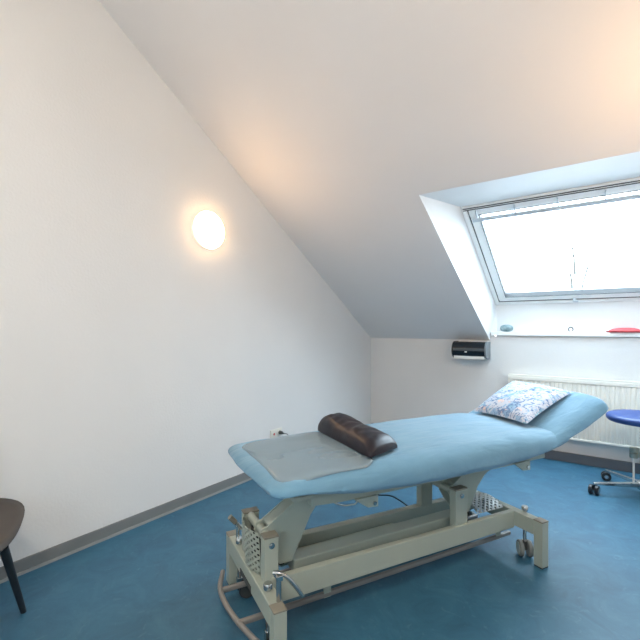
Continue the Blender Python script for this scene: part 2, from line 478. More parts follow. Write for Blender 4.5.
hr['label'] = 'raised light blue sheeted headrest'

def sq(name, a, m=BEDM, par=bed, bev=0.004):
    return obj(name, B(*a), m, par, smooth=0, bevel=bev)
# base
for w0, w1 in ((0.14, 0.168), (0.406, 0.450)):
    bmr = BM()
    hexa(bmr, [(0.035, w0, 0.156), (1.455, w0, 0.148), (1.455, w1, 0.148), (0.035, w1, 0.156),
               (0.035, w0, 0.258), (1.455, w0, 0.240), (1.455, w1, 0.240), (0.035, w1, 0.258)])
    obj('base_rail', bmr, BEDM, bed, smooth=0, bevel=0.004)
cb = sq('cross_beam', (-0.017, 0.038, 0.025, 0.581, 0.162, 0.242))
obj('slot', B(-0.0195, -0.0165, 0.235, 0.385, 0.168, 0.192), SLOT, cb, smooth=0, bevel=0.001)
sq('cross_beam', (1.450, 1.500, 0.025, 0.581, 0.160, 0.240))
for l0 in (-0.017, 1.452):
    for w0 in (-0.025, 0.581):
        lg = obj('leg', B(l0, l0 + 0.05, w0, w0 + 0.05, 0.006, 0.236), BEDM, bed, smooth=0, bevel=0.003)
        obj('cap', B(l0 - 0.001, l0 + 0.051, w0 - 0.001, w0 + 0.051, 0.236, 0.243), BEDCAP, lg, smooth=0, bevel=0.002)
        obj('foot', B(l0 + 0.002, l0 + 0.048, w0 + 0.002, w0 + 0.048, 0, 0.006), RUBBERD, lg, smooth=0)
# centre beam with a lighter lip
cbm = obj('centre_beam', B(0.165, 1.115, 0.214, 0.288, 0.205, 0.262), BEDM, bed, smooth=0, bevel=0.005)
obj('motor_housing', cyl(BM(), (0.16, 0.365, 0.19), (0.80, 0.365, 0.19), 0.028), BEDM, bed)
# posts, pivots
def post(l0, l1, w0, w1, z0, z1):
    p = sq('post', (l0, l1, w0, w1, z0, z1 - 0.008))
    obj('cap', B(l0 - 0.001, l1 + 0.001, w0 - 0.001, w1 + 0.001, z1 - 0.008, z1), BEDCAP, p, smooth=0, bevel=0.002)
    lc = (l0 + l1) / 2; zb = z1 - 0.036
    bo = BM(); cyl(bo, (lc, w0 + 0.002, zb), (lc, w0 - 0.004, zb), 0.012); cyl(bo, (lc, w0, zb), (lc, w0 - 0.007, zb), 0.006, seg=6)
    obj('bolt', bo, CHROME, p)
    return p
post(0.010, 0.070, 0.15, 0.197, 0.200, 0.421); post(0.005, 0.075, 0.403, 0.445, 0.242, 0.421)
post(1.027, 1.108, 0.15, 0.195, 0.200, 0.426); post(1.027, 1.108, 0.406, 0.45, 0.244, 0.426)
obj('pivot_tube', cyl(BM(), (0.036, 0.198, 0.402), (0.036, 0.403, 0.402), 0.018), BEDM, bed)
obj('pivot_tube', cyl(BM(), (1.066, 0.198, 0.398), (1.066, 0.404, 0.398), 0.018), BEDM, bed)
# lifting arms: plated boxes with a slanted top
def arm(poly, top):
    bm = BM()
    prism(bm, poly, 'y', 0.214, 0.224); prism(bm, poly, 'y', 0.282, 0.292)
    prism(bm, top, 'y', 0.224, 0.282)
    return bm
obj('lifting_arm', arm([(0.012, 0.395), (0.020, 0.424), (0.045, 0.432), (0.165, 0.508), (0.335, 0.590), (0.40, 0.590), (0.335, 0.556), (0.243, 0.440), (0.155, 0.262), (0.10, 0.262), (0.055, 0.330)],
    [(0.055, 0.420), (0.165, 0.490), (0.335, 0.574), (0.335, 0.588), (0.165, 0.506), (0.052, 0.434)]), BEDM, bed, smooth=0, bevel=0.002)
obj('lifting_arm', arm([(1.042, 0.385), (1.050, 0.415), (1.075, 0.425), (1.195, 0.500), (1.36, 0.576), (1.50, 0.576), (1.50, 0.535), (1.42, 0.490), (1.31, 0.440), (1.255, 0.385), (1.190, 0.262), (1.130, 0.262), (1.085, 0.320)],
    [(1.085, 0.412), (1.195, 0.482), (1.36, 0.560), (1.36, 0.574), (1.195, 0.498), (1.082, 0.427)]), BEDM, bed, smooth=0, bevel=0.002)
# upper frame under the padding
for w0 in (0.085, 0.50):
    up = BM(); prism(up, [(0.183, 0.536), (0.311, 0.527), (0.6, 0.524), (1.25, 0.520), (1.636, 0.520), (1.636, 0.566), (1.3, 0.580), (0.183, 0.584)], 'y', w0, w0 + 0.04)
    obj('side_rail', up, BEDM, bed, smooth=0, bevel=0.003)
for l0 in (0.20, 0.36, 0.95, 1.40):
    sq('frame_bar', (l0, l0 + 0.04, 0.125, 0.50, 0.535, 0.57))
sq('padding_board', (0.10, 1.50, 0.07, 0.56, 0.572, 0.590))
for l0, l1 in ((0.446, 0.496), (1.435, 1.490)):
    lu = BM(); prism(lu, [(l0, 0.484), (l1, 0.480), (l1, 0.53), (l0 - 0.07, 0.53)], 'y', 0.07, 0.084)
    lug = obj('lug', lu, BEDM, bed, smooth=0, bevel=0.003)
    obj('bolt', cyl(BM(), ((l0 + l1) / 2 + 0.004, 0.072, 0.50), ((l0 + l1) / 2 + 0.004, 0.063, 0.50), 0.009), CHROME, lug)
# perforated guards, each hole a real opening; P(s, t) gives the sheet's surface
def guard(P, nl, nw, hole):
    bm = BM()
    for i in range(nl):
        for j in range(nw):
            s0, t0, ds, dt = i / nl, j / nw, 1 / nl, 1 / nw
            outer, inner = [], []
            big = (i % 2 == j % 2)
            for k in range(8):
                th = PI / 4 * k
                cx, cy = cos(th), sin(th); m_ = max(abs(cx), abs(cy))
                outer.append(bm.verts.new(P(s0 + ds * (0.5 + 0.5 * cx / m_), t0 + dt * (0.5 + 0.5 * cy / m_))))
                if big: inner.append(bm.verts.new(P(s0 + ds * (0.5 + hole * cx), t0 + dt * (0.5 + hole * cy))))
            if big:
                for k in range(8):
                    bm.faces.new((outer[k], outer[(k + 1) % 8], inner[(k + 1) % 8], inner[k]))
            else:
                bm.faces.new(outer)
    return bm
g1 = obj('perforated_guard', guard(lambda a, b: (0.004 - 0.030 * (1 - (2 * b - 1) ** 2) + 0.012 * (1 - a), 0.203 + 0.197 * b, 0.246 + 0.172 * a), 14, 12, 0.42), BEDM, bed, smooth=50)
so = g1.modifiers.new('solid', 'SOLIDIFY'); so.thickness = 0.0015
g1['label'] = 'perforated greige guard plate'
g2 = obj('perforated_guard', guard(lambda a, b: (1.240 + 0.200 * a, 0.200 + 0.206 * b, 0.243 - 0.004 * a + 0.036 * (1 - (2 * b - 1) ** 2)), 12, 15, 0.38), STEEL, bed, smooth=50)
so = g2.modifiers.new('solid', 'SOLIDIFY'); so.thickness = 0.0015
g2['label'] = 'shiny arched perforated steel guard'
mo = sq('motor', (0.036, 0.13, 0.235, 0.270, 0.245, 0.36), RUBBERD)
mo['label'] = 'dark motor housing'
mo2 = sq('motor', (0.03, 0.12, 0.305, 0.385, 0.245, 0.37), RUBBERD)
mo2['label'] = 'dark motor housing'
# foot bar round the left end and the two long bars it swings on
kb = spline([(-0.046, 0.580, 0.08), (-0.090, 0.45, 0.08), (-0.088, 0.29, 0.08), (-0.052, 0.11, 0.08), (0.0, -0.03, 0.08), (0.06, -0.085, 0.08)], 8)
fb = obj('foot_bar', tube(BM(), kb, 0.011), BARM, bed)
for w in (0.207, 0.44):
    sq('foot_bar_arm', (-0.083, 1.50, w - 0.010, w + 0.010, 0.070, 0.092), BARM, bev=0.006)
for l0 in (0.30, 1.38):
    sq('bar_hanger', (l0, l0 + 0.035, 0.198, 0.206, 0.07, 0.16), BEDM, bev=0.001)
    sq('bar_hanger', (l0, l0 + 0.035, 0.440, 0.448, 0.07, 0.16), BEDM, bev=0.001)
# castors
for l, w in ((0.008, 0.105), (0.008, 0.485), (1.492, 0.105), (1.492, 0.495)):
    rw_ = 0.042 if l > 1 else 0.036; tl = 0.0 if l > 1 else 0.035; z0 = rw_
    cs = BM(); cyl(cs, (l, w, 0.085), (l, w, 0.165), 0.010); box(cs, l - 0.012, l + tl + 0.012, w - 0.010, w + 0.010, 0.036, 0.09)
    ca = obj('castor', cs, CHROME, bed)
    dx, dy = (cos(math.radians(-35)), sin(math.radians(-35))) if l > 1 else (0.3, 0.954)
    for s in (-1, 1):
        a = Vector((l + tl + dx * 0.012 * s, w + dy * 0.012 * s, z0)); b = Vector((l + tl + dx * 0.034 * s, w + dy * 0.034 * s, z0))
        wh = BM(); cyl(wh, a, b, rw_, seg=28)
        wo = obj('wheel', wh, RUBBER if l > 1 else RUBBERD, ca, bevel=0.006)
        cyl_b = BM(); cyl(cyl_b, b, b + (b - a).normalized() * 0.002, rw_ * 0.78, seg=24)
        obj('wheel_disc', cyl_b, BEDM if l > 1 else SLOT, ca)
    kb_ = BM(); lathe(kb_, [(0.010, 0.240), (0.010, 0.250), (0.017, 0.250), (0.018, 0.268), (0.015, 0.272), (0, 0.272)], (l, w, 0), 20)
    obj('castor_bolt', kb_, CHROME, bed)
# locking levers
lv = BM(); cyl(lv, (0.022, 0.030, 0.242), (0.022, 0.030, 0.335), 0.010); box(lv, 0.014, 0.036, 0.020, 0.064, 0.318, 0.338)
lev = obj('locking_lever', lv, CHROME, bed, bevel=0.002)
obj('lever_handle', tube(BM(), spline([(0.012, 0.058, 0.334), (0.035, 0.04, 0.334), (0.060, 0.03, 0.316), (0.096, 0.028, 0.268), (0.118, 0.028, 0.232)], 6), 0.008), CHROME, lev)
lv = BM(); cyl(lv, (0.012, 0.525, 0.242), (0.012, 0.525, 0.310), 0.009)
lev = obj('locking_lever', lv, CHROME, bed)
obj('lever_handle', tube(BM(), spline([(0.024, 0.50, 0.306), (0.006, 0.50, 0.327), (-0.012, 0.50, 0.345)], 6), 0.009), CHROME, lev)
obj('grip', cyl(BM(), (-0.008, 0.50, 0.342), (-0.034, 0.50, 0.372), 0.012), BEDCAP, lev)
# cables hanging under the frame
cbk = obj('cable', tube(BM(), spline([(0.70, 0.49, 0.53), (0.74, 0.5, 0.36), (0.791, 0.5, 0.322), (0.88, 0.5, 0.299), (0.95, 0.5, 0.258), (1.015, 0.47, 0.203)], 8), 0.004, 8), CABLEB, bed)
cbk['label'] = 'black cable'
cwt = obj('cable', tube(BM(), spline([(0.42, 0.42, 0.53), (0.45, 0.4, 0.40), (0.497, 0.4, 0.362), (0.555, 0.4, 0.350), (0.603, 0.4, 0.367), (0.68, 0.42, 0.53)], 8), 0.004, 8), CABLEW, bed)
cwt['label'] = 'white cable'

# ------------------------------------------------------------------ things lying on the table
# clear vinyl sheet under the bolster
def mtop(l, w):
    z = sm(TOP, l) - 0.004
    a, b = W0 + 0.094, W1 - 0.094
    if a <= w <= b:
        s = (w - a) / (b - a); z += 0.010 * (4 * s * (1 - s)) ** 0.8
    else:
        q = min(1, (a - w if w < a else w - b) / 0.094)
        z -= 0.066 * (1 - math.sqrt(max(0, 1 - q * q)))
    z += noise.noise(Vector((l * 3.2, w * 9.0, 1.7))) * 0.004 + noise.noise(Vector((l * 9, w * 16.0, z * 9))) * 0.002
    return z
bm = BM(); NL, NW = 36, 40
l0, l1, w0, w1, rc = 0.020, 0.455, 0.006, 0.548, 0.07
grid = {}
for i in range(NL + 1):
    for j in range(NW + 1):
        l = l0 + (l1 - l0) * i / NL; w = w0 + (w1 - w0) * j / NW
        # rounded corners
        cx = min(max(l, l0 + rc), l1 - rc); cy = min(max(w, w0 + rc), w1 - rc)
        dx, dy = l - cx, w - cy; dd = math.hypot(dx, dy); mm = max(abs(dx), abs(dy))
        if dd > 1e-9 and abs(dx) > 1e-9 and abs(dy) > 1e-9:
            l, w = cx + dx * mm / dd, cy + dy * mm / dd
        z = max(mtop(l, w), mtop(min(l + 0.02, 0.45), w)) + 0.0045
        if l < 0.06: z -= 0.004 * ((0.06 - l) / 0.04) ** 2
        grid[i, j] = bm.verts.new(Lw(l, w, z))
for i in range(NL):
    for j in range(NW):
        bm.faces.new((grid[i, j], grid[i + 1, j], grid[i + 1, j + 1], grid[i, j + 1]))
vs = obj('vinyl_cover', bm, VINYL, smooth=60)
so = vs.modifiers.new('solid', 'SOLIDIFY'); so.thickness = 0.0015; so.offset = 1
tag(vs, 'clear vinyl protective sheet with rounded corners on the foot end of the blue table', 'plastic sheet')

# dark half-round bolster, slumping towards its creased near end
bm = BM(); rings = []; NB = 60
HB = [(0, 0.054), (0.03, 0.078), (0.10, 0.090), (0.22, 0.090), (0.40, 0.076), (0.56, 0.074), (0.75, 0.074), (0.88, 0.066), (0.95, 0.052), (1.0, 0.028)]
for i in range(NB + 1):
    t = i / NB
    q = min(t, 1 - t)
    e = math.sqrt(max(0.0, 1 - (1 - min(1, q / 0.07)) ** 2))
    h = sm(HB, t) + 0.003 * noise.noise(Vector((t * 7, 1, 2)))
    hw = 0.091 * (0.86 + 0.14 * e)
    ring = []
    for k in range(29):
        th = PI * k / 28
        x = -cos(th); x = math.copysign(abs(x) ** 0.9, x)
        zz = sin(th) ** 0.75
        l = 0.526 - 0.014 * t + hw * x + 0.022 * t * max(0, x); z = h * zz
        z *= 1 + 0.07 * noise.noise(Vector((t * 12, th * 2.5, 3)))
        tt_ = t ** 1.5
        w = 0.030 + 0.512 * (1 - t) + (l - 0.437) * 0.34 * tt_
        ring.append(bm.verts.new(Lw(l, w, 0.7115 + z)))
    rings.append(ring)
for r, s in zip(rings, rings[1:]):
    for k in range(28): bm.faces.new((r[k], r[k + 1], s[k + 1], s[k]))
    bm.faces.new((r[0], s[0], s[-1], r[-1]))
bm.faces.new(rings[0]); bm.faces.new(rings[-1][::-1])
bo = obj('bolster', bm, BOLST, smooth=55)
tag(bo, 'dark brown vinyl half-round knee bolster lying across the blue table', 'bolster')

# floral pillow on the raised headrest
P00, P10, P11, P01 = (Vector(p) for p in ((1.575, 0.535, 0.706), (1.500, 0.100, 0.720), (2.015, 0.165, 0.848), (2.050, 0.610, 0.860)))
pn = (P10 - P00).cross(P01 - P00).normalized()
if pn.z < 0: pn = -pn
bm = BM(); NP = 28; top, bot = {}, {}
for i in range(NP + 1):
    for j in range(NP + 1):
        u, v = i / NP, j / NP
        a, b = 2 * u - 1, 2 * v - 1
        pinch = 0.055
        a2 = a * (1 - pinch * (1 - b * b)); b2 = b * (1 - pinch * (1 - a * a))
        uu, vv = (a2 + 1) / 2, (b2 + 1) / 2
        p = P00.lerp(P10, vv).lerp(P01.lerp(P11, vv), uu)
        hgt = ((1 - a * a) * (1 - b * b)) ** 0.42
        wr = 0.006 * noise.noise(Vector((u * 5, v * 5, 8))) * hgt
        p = Lw(*p)
        n2 = Vector((cos(BA) * pn.x - sin(BA) * pn.y, sin(BA) * pn.x + cos(BA) * pn.y, pn.z))
        top[i, j] = bm.verts.new(p + n2 * (0.062 * hgt + wr))
        edge = i in (0, NP) or j in (0, NP)
        bot[i, j] = top[i, j] if edge else bm.verts.new(p - n2 * (0.012 * hgt))
for i in range(NP):
    for j in range(NP):
        bm.faces.new((top[i, j], top[i + 1, j], top[i + 1, j + 1], top[i, j + 1]))
        bm.faces.new((bot[i, j], bot[i, j + 1], bot[i + 1, j + 1], bot[i + 1, j]))
tag(obj('pillow', bm, PILLOW, smooth=60), 'small white pillow with blue floral print on the raised headrest', 'pillow')

# ------------------------------------------------------------------ swivel stool
HX, HYY = 2.615, 3.866
st = thing('swivel_stool', 'round swivel stool with blue padded seat and chrome star base by the radiator', 'stool', (HX, HYY, 0))
sb = lathe(BM(), [(0, 0.548), (0.20, 0.548), (0.226, 0.552), (0.237, 0.564), (0.239, 0.580), (0.232, 0.594), (0.21, 0.603), (0.12, 0.608), (0, 0.609)], seg=56)
obj('seat', sb, STOOLB, st, smooth=60)
obj('seat_plate', lathe(BM(), [(0, 0.530), (0.10, 0.530), (0.11, 0.548), (0, 0.548)]), BLACK, st)
obj('column', lathe(BM(), [(0, 0.06), (0.030, 0.06), (0.030, 0.33), (0.024, 0.335), (0.024, 0.40), (0, 0.40)], seg=28), CHROME, st)
obj('bellows', lathe(BM(), [(0, 0.395)] + [(0.026 + 0.004 * (k % 2), 0.395 + 0.011 * k) for k in range(13)] + [(0, 0.535)], seg=28), BLACK, st, smooth=20)
obj('hub', lathe(BM(), [(0, 0.055), (0.045, 0.055), (0.050, 0.065), (0.050, 0.105), (0.040, 0.115), (0, 0.115)], seg=28), CHROME, st)
for k in range(5):
    a = math.radians(206.6 + 72 * k); d = Vector((cos(a), sin(a), 0)); n = Vector((-sin(a), cos(a), 0))
    lb = BM()
    p0, p1 = d * 0.03, d * 0.345
    hexa(lb, [p0 - n * 0.017 + Vector((0, 0, 0.070)), p1 - n * 0.012 + Vector((0, 0, 0.070)), p1 + n * 0.012 + Vector((0, 0, 0.070)), p0 + n * 0.017 + Vector((0, 0, 0.070)),
              p0 - n * 0.015 + Vector((0, 0, 0.105)), p1 - n * 0.010 + Vector((0, 0, 0.088)), p1 + n * 0.010 + Vector((0, 0, 0.088)), p0 + n * 0.015 + Vector((0, 0, 0.105))])
    lo = obj('leg', lb, CHROME, st, smooth=0, bevel=0.004)
    ca = BM(); c = d * 0.342; t = Vector((cos(a + 0.9), sin(a + 0.9), 0)); ax = Vector((-t.y, t.x, 0))
    for s in (-1, 1):
        cyl(ca, c + ax * 0.007 * s + Vector((0, 0, 0.034)), c + ax * 0.032 * s + Vector((0, 0, 0.034)), 0.034, seg=24)
    cyl(ca, c + Vector((0, 0, 0.028)), c + Vector((0, 0, 0.072)), 0.008)
    co = obj('castor', ca, BLACK, lo, bevel=0.004)
    for s in (-1, 1):
        hubs = BM(); cyl(hubs, c + ax * 0.032 * s + Vector((0, 0, 0.034)), c + ax * 0.0335 * s + Vector((0, 0, 0.034)), 0.014)
        obj('castor_cap', hubs, CHROME, lo)
# height rod and clamp left of the column (towards the picture's left)
cl = Vector((-cos(math.radians(35.84)), -sin(math.radians(35.84)), 0))
rp = cl * 0.083
obj('rod', cyl(BM(), (rp.x, rp.y, 0.10), (rp.x, rp.y, 0.315), 0.007), CABLEW, st)
kc = BM(); cyl(kc, (0, 0, 0.325), (rp.x, rp.y, 0.325), 0.008)
for z in (0.290, 0.330):
    cyl(kc, (rp.x, rp.y, z), (rp.x, rp.y, z + 0.034), 0.026)
cyl(kc, Vector((rp.x * 0.6, rp.y * 0.6, 0.292)), Vector((rp.x * 0.6, rp.y * 0.6, 0.358)), 0.014)
obj('clamp', kc, CLAMPM, st)
obj('rod_foot', B(-0.10, 0.0, -0.012, 0.012, 0.090, 0.102), CHROME, st, smooth=0).rotation_euler = (0, 0, math.radians(35.84))

# ------------------------------------------------------------------ chair at the left edge
cx, cy = 0.30, 0.42; fa = math.radians(0)
ch = thing('shell_chair', 'dark brown shell chair with black splayed legs beside the left wall', 'chair', (cx, cy, 0), fa)
def cl_(x, y, z):      # world point to the chair's own axes
    dx, dy = x - cx, y - cy
    return Vector((dx * cos(fa) + dy * sin(fa), -dx * sin(fa) + dy * cos(fa), z))
sbm = BM(); NR, NT = 9, 64; rg = []
for r in range(NR + 1):
    row = []
    for k in range(NT):
        th = 2 * PI * k / NT; 
        R_ = 0.280 * (1 + 0.11 * math.exp(-((math.degrees(abs(th if th < PI else th - 2 * PI)) - 96) / 20) ** 2)); f = r / NR
        x, y = R_ * f * cos(th), R_ * f * sin(th)
        front = max(0, cos((th if th < PI else 2 * PI - th) - 0.5)) ** 1.5 if min(th, 2 * PI - th) < 2 else 0; side = abs(sin(th))
        z = 0.440 + 0.022 * f ** 3 * side - 0.062 * f ** 4 * front ** 1.2 + 0.02 * f ** 3 * max(0, -cos(th))
        row.append(sbm.verts.new((x, y, z)) if r else None)
    if r == 0:
        cv0 = sbm.verts.new((0, 0, 0.440)); row = [cv0] * NT
    rg.append(row)
for r in range(NR):
    for k in range(NT):
        j = (k + 1) % NT
        if r == 0: sbm.faces.new((rg[0][0], rg[1][k], rg[1][j]))
        else: sbm.faces.new((rg[r][k], rg[r + 1][k], rg[r + 1][j], rg[r][j]))
so_ = obj('seat', sbm, CHAIRM, ch, smooth=60)
md = so_.modifiers.new('solid', 'SOLIDIFY'); md.thickness = 0.012
tp, ft = cl_(0.500, 0.590, 0.385), cl_(0.343, 0.711, 0.0)
for sy in (1, -1):
    obj('leg', cyl(BM(), (tp.x, tp.y * sy, 0.385), (ft.x, ft.y * sy, 0), 0.017, 0.011), CHAIRL, ch)
    obj('leg', cyl(BM(), (-0.15, 0.13 * sy, 0.42), (-0.20, 0.17 * sy, 0), 0.017, 0.011), CHAIRL, ch)
bb = BM(); rows = []
for i in range(13):
    row = []
    v = i / 12
    for k in range(25):
        th = math.radians(180 + 48 * (k / 12 - 1)); r_ = 0.268 + 0.006 * v
        ztop = 0.80 - 0.12 * abs(k / 12 - 1) ** 3
        row.append(bb.verts.new((r_ * cos(th) , r_ * sin(th), 0.465 + (ztop - 0.465) * v)))
    rows.append(row)
for a, b in zip(rows, rows[1:]):
    for k in range(24): bb.faces.new((a[k], a[k + 1], b[k + 1], b[k]))
bo_ = obj('backrest', bb, CHAIRM, ch, smooth=60)
md = bo_.modifiers.new('solid', 'SOLIDIFY'); md.thickness = 0.012

# ------------------------------------------------------------------ radiator
rx0, rx1, rz0, rz1, ry = 1.574, 2.92, 0.224, 0.787, 4.39
ra = thing('radiator', 'cream ribbed panel radiator on the back wall under the skylight', 'radiator', ((rx0 + rx1) / 2, D - 0.045, 0.2))
ox, oy, oz = (rx0 + rx1) / 2, D - 0.045, 0.2
pb = BM(); n = 37
prof = []
for i in range(n):
    x = rx0 + 0.012 + (rx1 - rx0 - 0.024) * i / n; d = (rx1 - rx0 - 0.024) / n
    prof += [(x, ry), (x + d * 0.52, ry), (x + d * 0.66, ry + 0.006), (x + d * 0.86, ry + 0.006)]
prof.append((rx1 - 0.012, ry))
prof = [(x - ox, y - oy) for x, y in prof]
lev_ = [(rz0, 0.006), (rz0 + 0.030, 0.0), (rz1 - 0.065, 0.0), (rz1 - 0.045, 0.004)]
rws = []
for z, off in lev_:
    rws.append([pb.verts.new((x, (y + off) if off else y, z - oz)) for x, y in prof])
for a, b in zip(rws, rws[1:]):
    for k in range(len(a) - 1): pb.faces.new((a[k], a[k + 1], b[k + 1], b[k]))
obj('panel', pb, RAD, ra, smooth=25)
obj('rear_panel', B(rx0 + 0.01 - ox, rx1 - 0.01 - ox, ry + 0.012 - oy, D - 0.012 - oy, rz0 + 0.004 - oz, rz1 - 0.02 - oz), RAD, ra, smooth=0)
obj('lower_edge', B(rx0 - ox, rx1 - ox, ry - 0.002 - oy, ry + 0.02 - oy, rz0 - 0.004 - oz, rz0 + 0.018 - oz), RAD, ra, smooth=0, bevel=0.006)
obj('top_rail', B(rx0 - ox, rx1 - ox, ry - 0.004 - oy, ry + 0.02 - oy, rz1 - 0.050 - oz, rz1 - 0.014 - oz), RAD, ra, smooth=0, bevel=0.006)
gr = BM()
for i in range(60):
    x = rx0 + 0.01 + (rx1 - rx0 - 0.02) * i / 60
    box(gr, x - ox, x + 0.012 - ox, ry + 0.004 - oy, D - 0.016 - oy, rz1 - 0.012 - oz, rz1 - 0.004 - oz)
box(gr, rx0 - ox, rx1 - ox, ry - 0.002 - oy, ry + 0.008 - oy, rz1 - 0.014 - oz, rz1 - oz)
box(gr, rx0 - ox, rx1 - ox, D - 0.022 - oy, D - 0.012 - oy, rz1 - 0.014 - oz, rz1 - oz)
obj('top_grille', gr, RAD, ra, smooth=0)
for x in (rx0, rx1 - 0.006):
    obj('side_cover', B(x - ox, x + 0.006 - ox, ry - oy, D - 0.010 - oy, rz0 + 0.002 - oz, rz1 - 0.006 - oz), RAD, ra, smooth=0, bevel=0.002)
for x in (rx0 + 0.2, rx1 - 0.2):
    obj('wall_bracket', B(x - ox, x + 0.04 - ox, D - 0.012 - oy, D - oy, 0.35 - oz, 0.70 - oz), RAD, ra, smooth=0)

# ------------------------------------------------------------------ paper roll dispenser on the back wall
dx0, dx1, dz, dr, dy = 1.050, 1.392, 1.014, 0.088, 4.367
dp = thing('paper_dispenser', 'black paper roll dispenser with grey end caps on the back wall below the slope', 'dispenser', ((dx0 + dx1) / 2, D, dz))
dox = (dx0 + dx1) / 2
def arcbody(r, a0, a1, seg=26):
    return [(dy - D + r * cos(math.radians(a0 + (a1 - a0) * k / seg)), r * sin(math.radians(a0 + (a1 - a0) * k / seg))) for k in range(seg + 1)]
# front shell from the underside round to the wall
shell = [(0.0, dr * 0.86)] + [p for p in arcbody(dr - 0.004, 100, 240)]
inner = [(y * 1.0 + 0.006 if y < -0.02 else y, z * 0.95) for y, z in shell[::-1]]
obj('cover', prism(BM(), shell + inner, 'x', dx0 + 0.014 - dox, dx1 - 0.014 - dox), DISP, dp, smooth=35)
obj('band', prism(BM(), arcbody(dr - 0.002, 166, 184, 6) + arcbody(dr - 0.006, 184, 166, 6), 'x', dx0 + 0.016 - dox, dx1 - 0.016 - dox), DISPB, dp)
for x, m_ in ((dx0, DISP), (dx1 - 0.016, CAP)):
    e = obj('end_cap', prism(BM(), [(0, dr)] + arcbody(dr, 90, 270, 30) + [(0, -dr)], 'x', x - dox, x + 0.016 - dox), m_, dp, smooth=35, bevel=0.003)
    e['label'] = 'grey end cap' if m_ is CAP else 'black end cap'
obj('paper_roll', cyl(BM(), (dx0 + 0.02 - dox, dy - D + 0.008, -0.004), (dx1 - 0.02 - dox, dy - D + 0.008, -0.004), 0.074, seg=36), PAPER, dp)['label'] = 'white paper roll'
obj('paper_flap', B(dx0 + 0.02 - dox, dx1 - 0.02 - dox, dy - D - 0.070, dy - D - 0.067, -0.088, -0.060), PAPER, dp, smooth=0)['label'] = 'white paper edge'
obj('badge', B(-0.035, -0.015, dy - D - dr - 0.002, dy - D - dr + 0.006, -0.022, -0.012), PAPER, dp, smooth=0)['label'] = 'small white badge'
obj('wall_plate', B(dx0 + 0.03 - dox, dx1 - 0.03 - dox, -0.012, 0.0, -0.08, 0.08), BLACK, dp, smooth=0)

# ------------------------------------------------------------------ double socket and plug on the left wall
sk = thing('wall_socket', 'white double wall socket low on the left wall behind the bolster', 'socket', (0, 2.738, 0.313))
obj('plate', B(0, 0.010, -0.074, 0.074, -0.037, 0.037), SOCK, sk, smooth=0, bevel=0.003)
for y in (-0.036, 0.036):
    rb = BM(); cyl(rb, (0.010, y, 0), (0.013, y, 0), 0.029, seg=28); obj('socket_ring', rb, SOCK, sk, bevel=0.001)
obj('indicator', cyl(BM(), (0.012, -0.035, -0.002), (0.016, -0.035, -0.002), 0.010), RED, sk)['label'] = 'red marker'
pg = thing('power_plug', 'dark plug with trailing cord in the white wall socket', 'plug', (0.013, 2.774, 0.313))
pbm = BM(); cyl(pbm, (0.001, 0, 0), (0.030, 0, 0), 0.017, 0.014); cyl(pbm, (0.030, 0, 0), (0.048, 0.004, -0.004), 0.009, 0.006)
obj('plug_body', pbm, SLOT, pg)
obj('cord', tube(BM(), spline([(0.045, 0.004, -0.003), (0.060, 0.03, -0.012), (0.05, 0.07, -0.05), (0.025, 0.10, -0.14), (0.018, 0.12, -0.30)], 8), 0.0035, 8), CABLEB, pg)

# ------------------------------------------------------------------ things on the sill
ZS = 1.202
def pebble(name, c, rx, ry_, rz, m, seg=24, p=2.4):
    bm = BM(); bmesh.ops.create_uvsphere(bm, u_segments=seg, v_segments=14, radius=1)
    for v in bm.verts:
        x, y, z = v.co
        s = (abs(x) ** p + abs(y) ** p + abs(z) ** p) ** (-1 / p)
        v.co = (c[0] + x * s * rx, c[1] + y * s * ry_, c[2] + z * s * rz)
    return bm
tag(obj('ornament', pebble('o', (1.545, D + 0.0, ZS + 0.036), 0.062, 0.03, 0.036, STONE), STONE), 'small grey-blue rounded ornament at the left end of the white sill', 'ornament')
rb = BM()
for k in range(1):
    tube(rb, [(2.098 + 0.018 * cos(t * 2 * PI / 20), D + 0.006 * sin(t), ZS + 0.0255 + 0.020 * sin(t * 2 * PI / 20)) for t in range(20)] + [(2.116, D, ZS + 0.0255)], 0.005, 8)
tr = thing('trinket', 'tiny dark ring-shaped trinket on the sill left of the red pouch', 'trinket', (2.098, D, ZS))
for v in rb.verts: v.co -= Vector((2.098, D, ZS))
obj('ring', rb, TRINK, tr)
obj('stand', pebble('s', (0.02, 0.0, 0.006), 0.03, 0.012, 0.006, SOCK), SOCK, tr)
pu = thing('pouch', 'flat red pouch with pointed ends on the white sill', 'pouch', (2.505, D, ZS))
bm = BM(); NPX, NPY = 40, 12
tt, bb2 = {}, {}
for i in range(NPX + 1):
    for j in range(NPY + 1):
        a = 2 * i / NPX - 1; b = 2 * j / NPY - 1
        wd = 0.035 * (1 - abs(a) ** 4) ** 0.7 + 0.006
        hh = 0.030 * ((1 - abs(a / 0.9) ** 3.0) if abs(a) < 0.9 else 0) ** 0.8 * math.sqrt(max(0, 1 - b * b)) if abs(b) < 1 else 0
        tt[i, j] = bm.verts.new((a * 0.135, b * wd, 0.012 + hh))
for i in range(NPX):
    for j in range(NPY): bm.faces.new((tt[i, j], tt[i + 1, j], tt[i + 1, j + 1], tt[i, j + 1]))
po = obj('pouch_top', bm, PINK, pu, smooth=60)
bm = BM(); prism(bm, [(0.138 * cos(t * PI / 16) * abs(cos(t * PI / 16)) ** -0.2 if abs(cos(t * PI / 16)) > 1e-6 else 0, 0.040 * sin(t * PI / 16)) for t in range(32)], 'z', 0.0, 0.012)
obj('pouch_base', bm, PINKD, pu)['label'] = 'dark red underside'

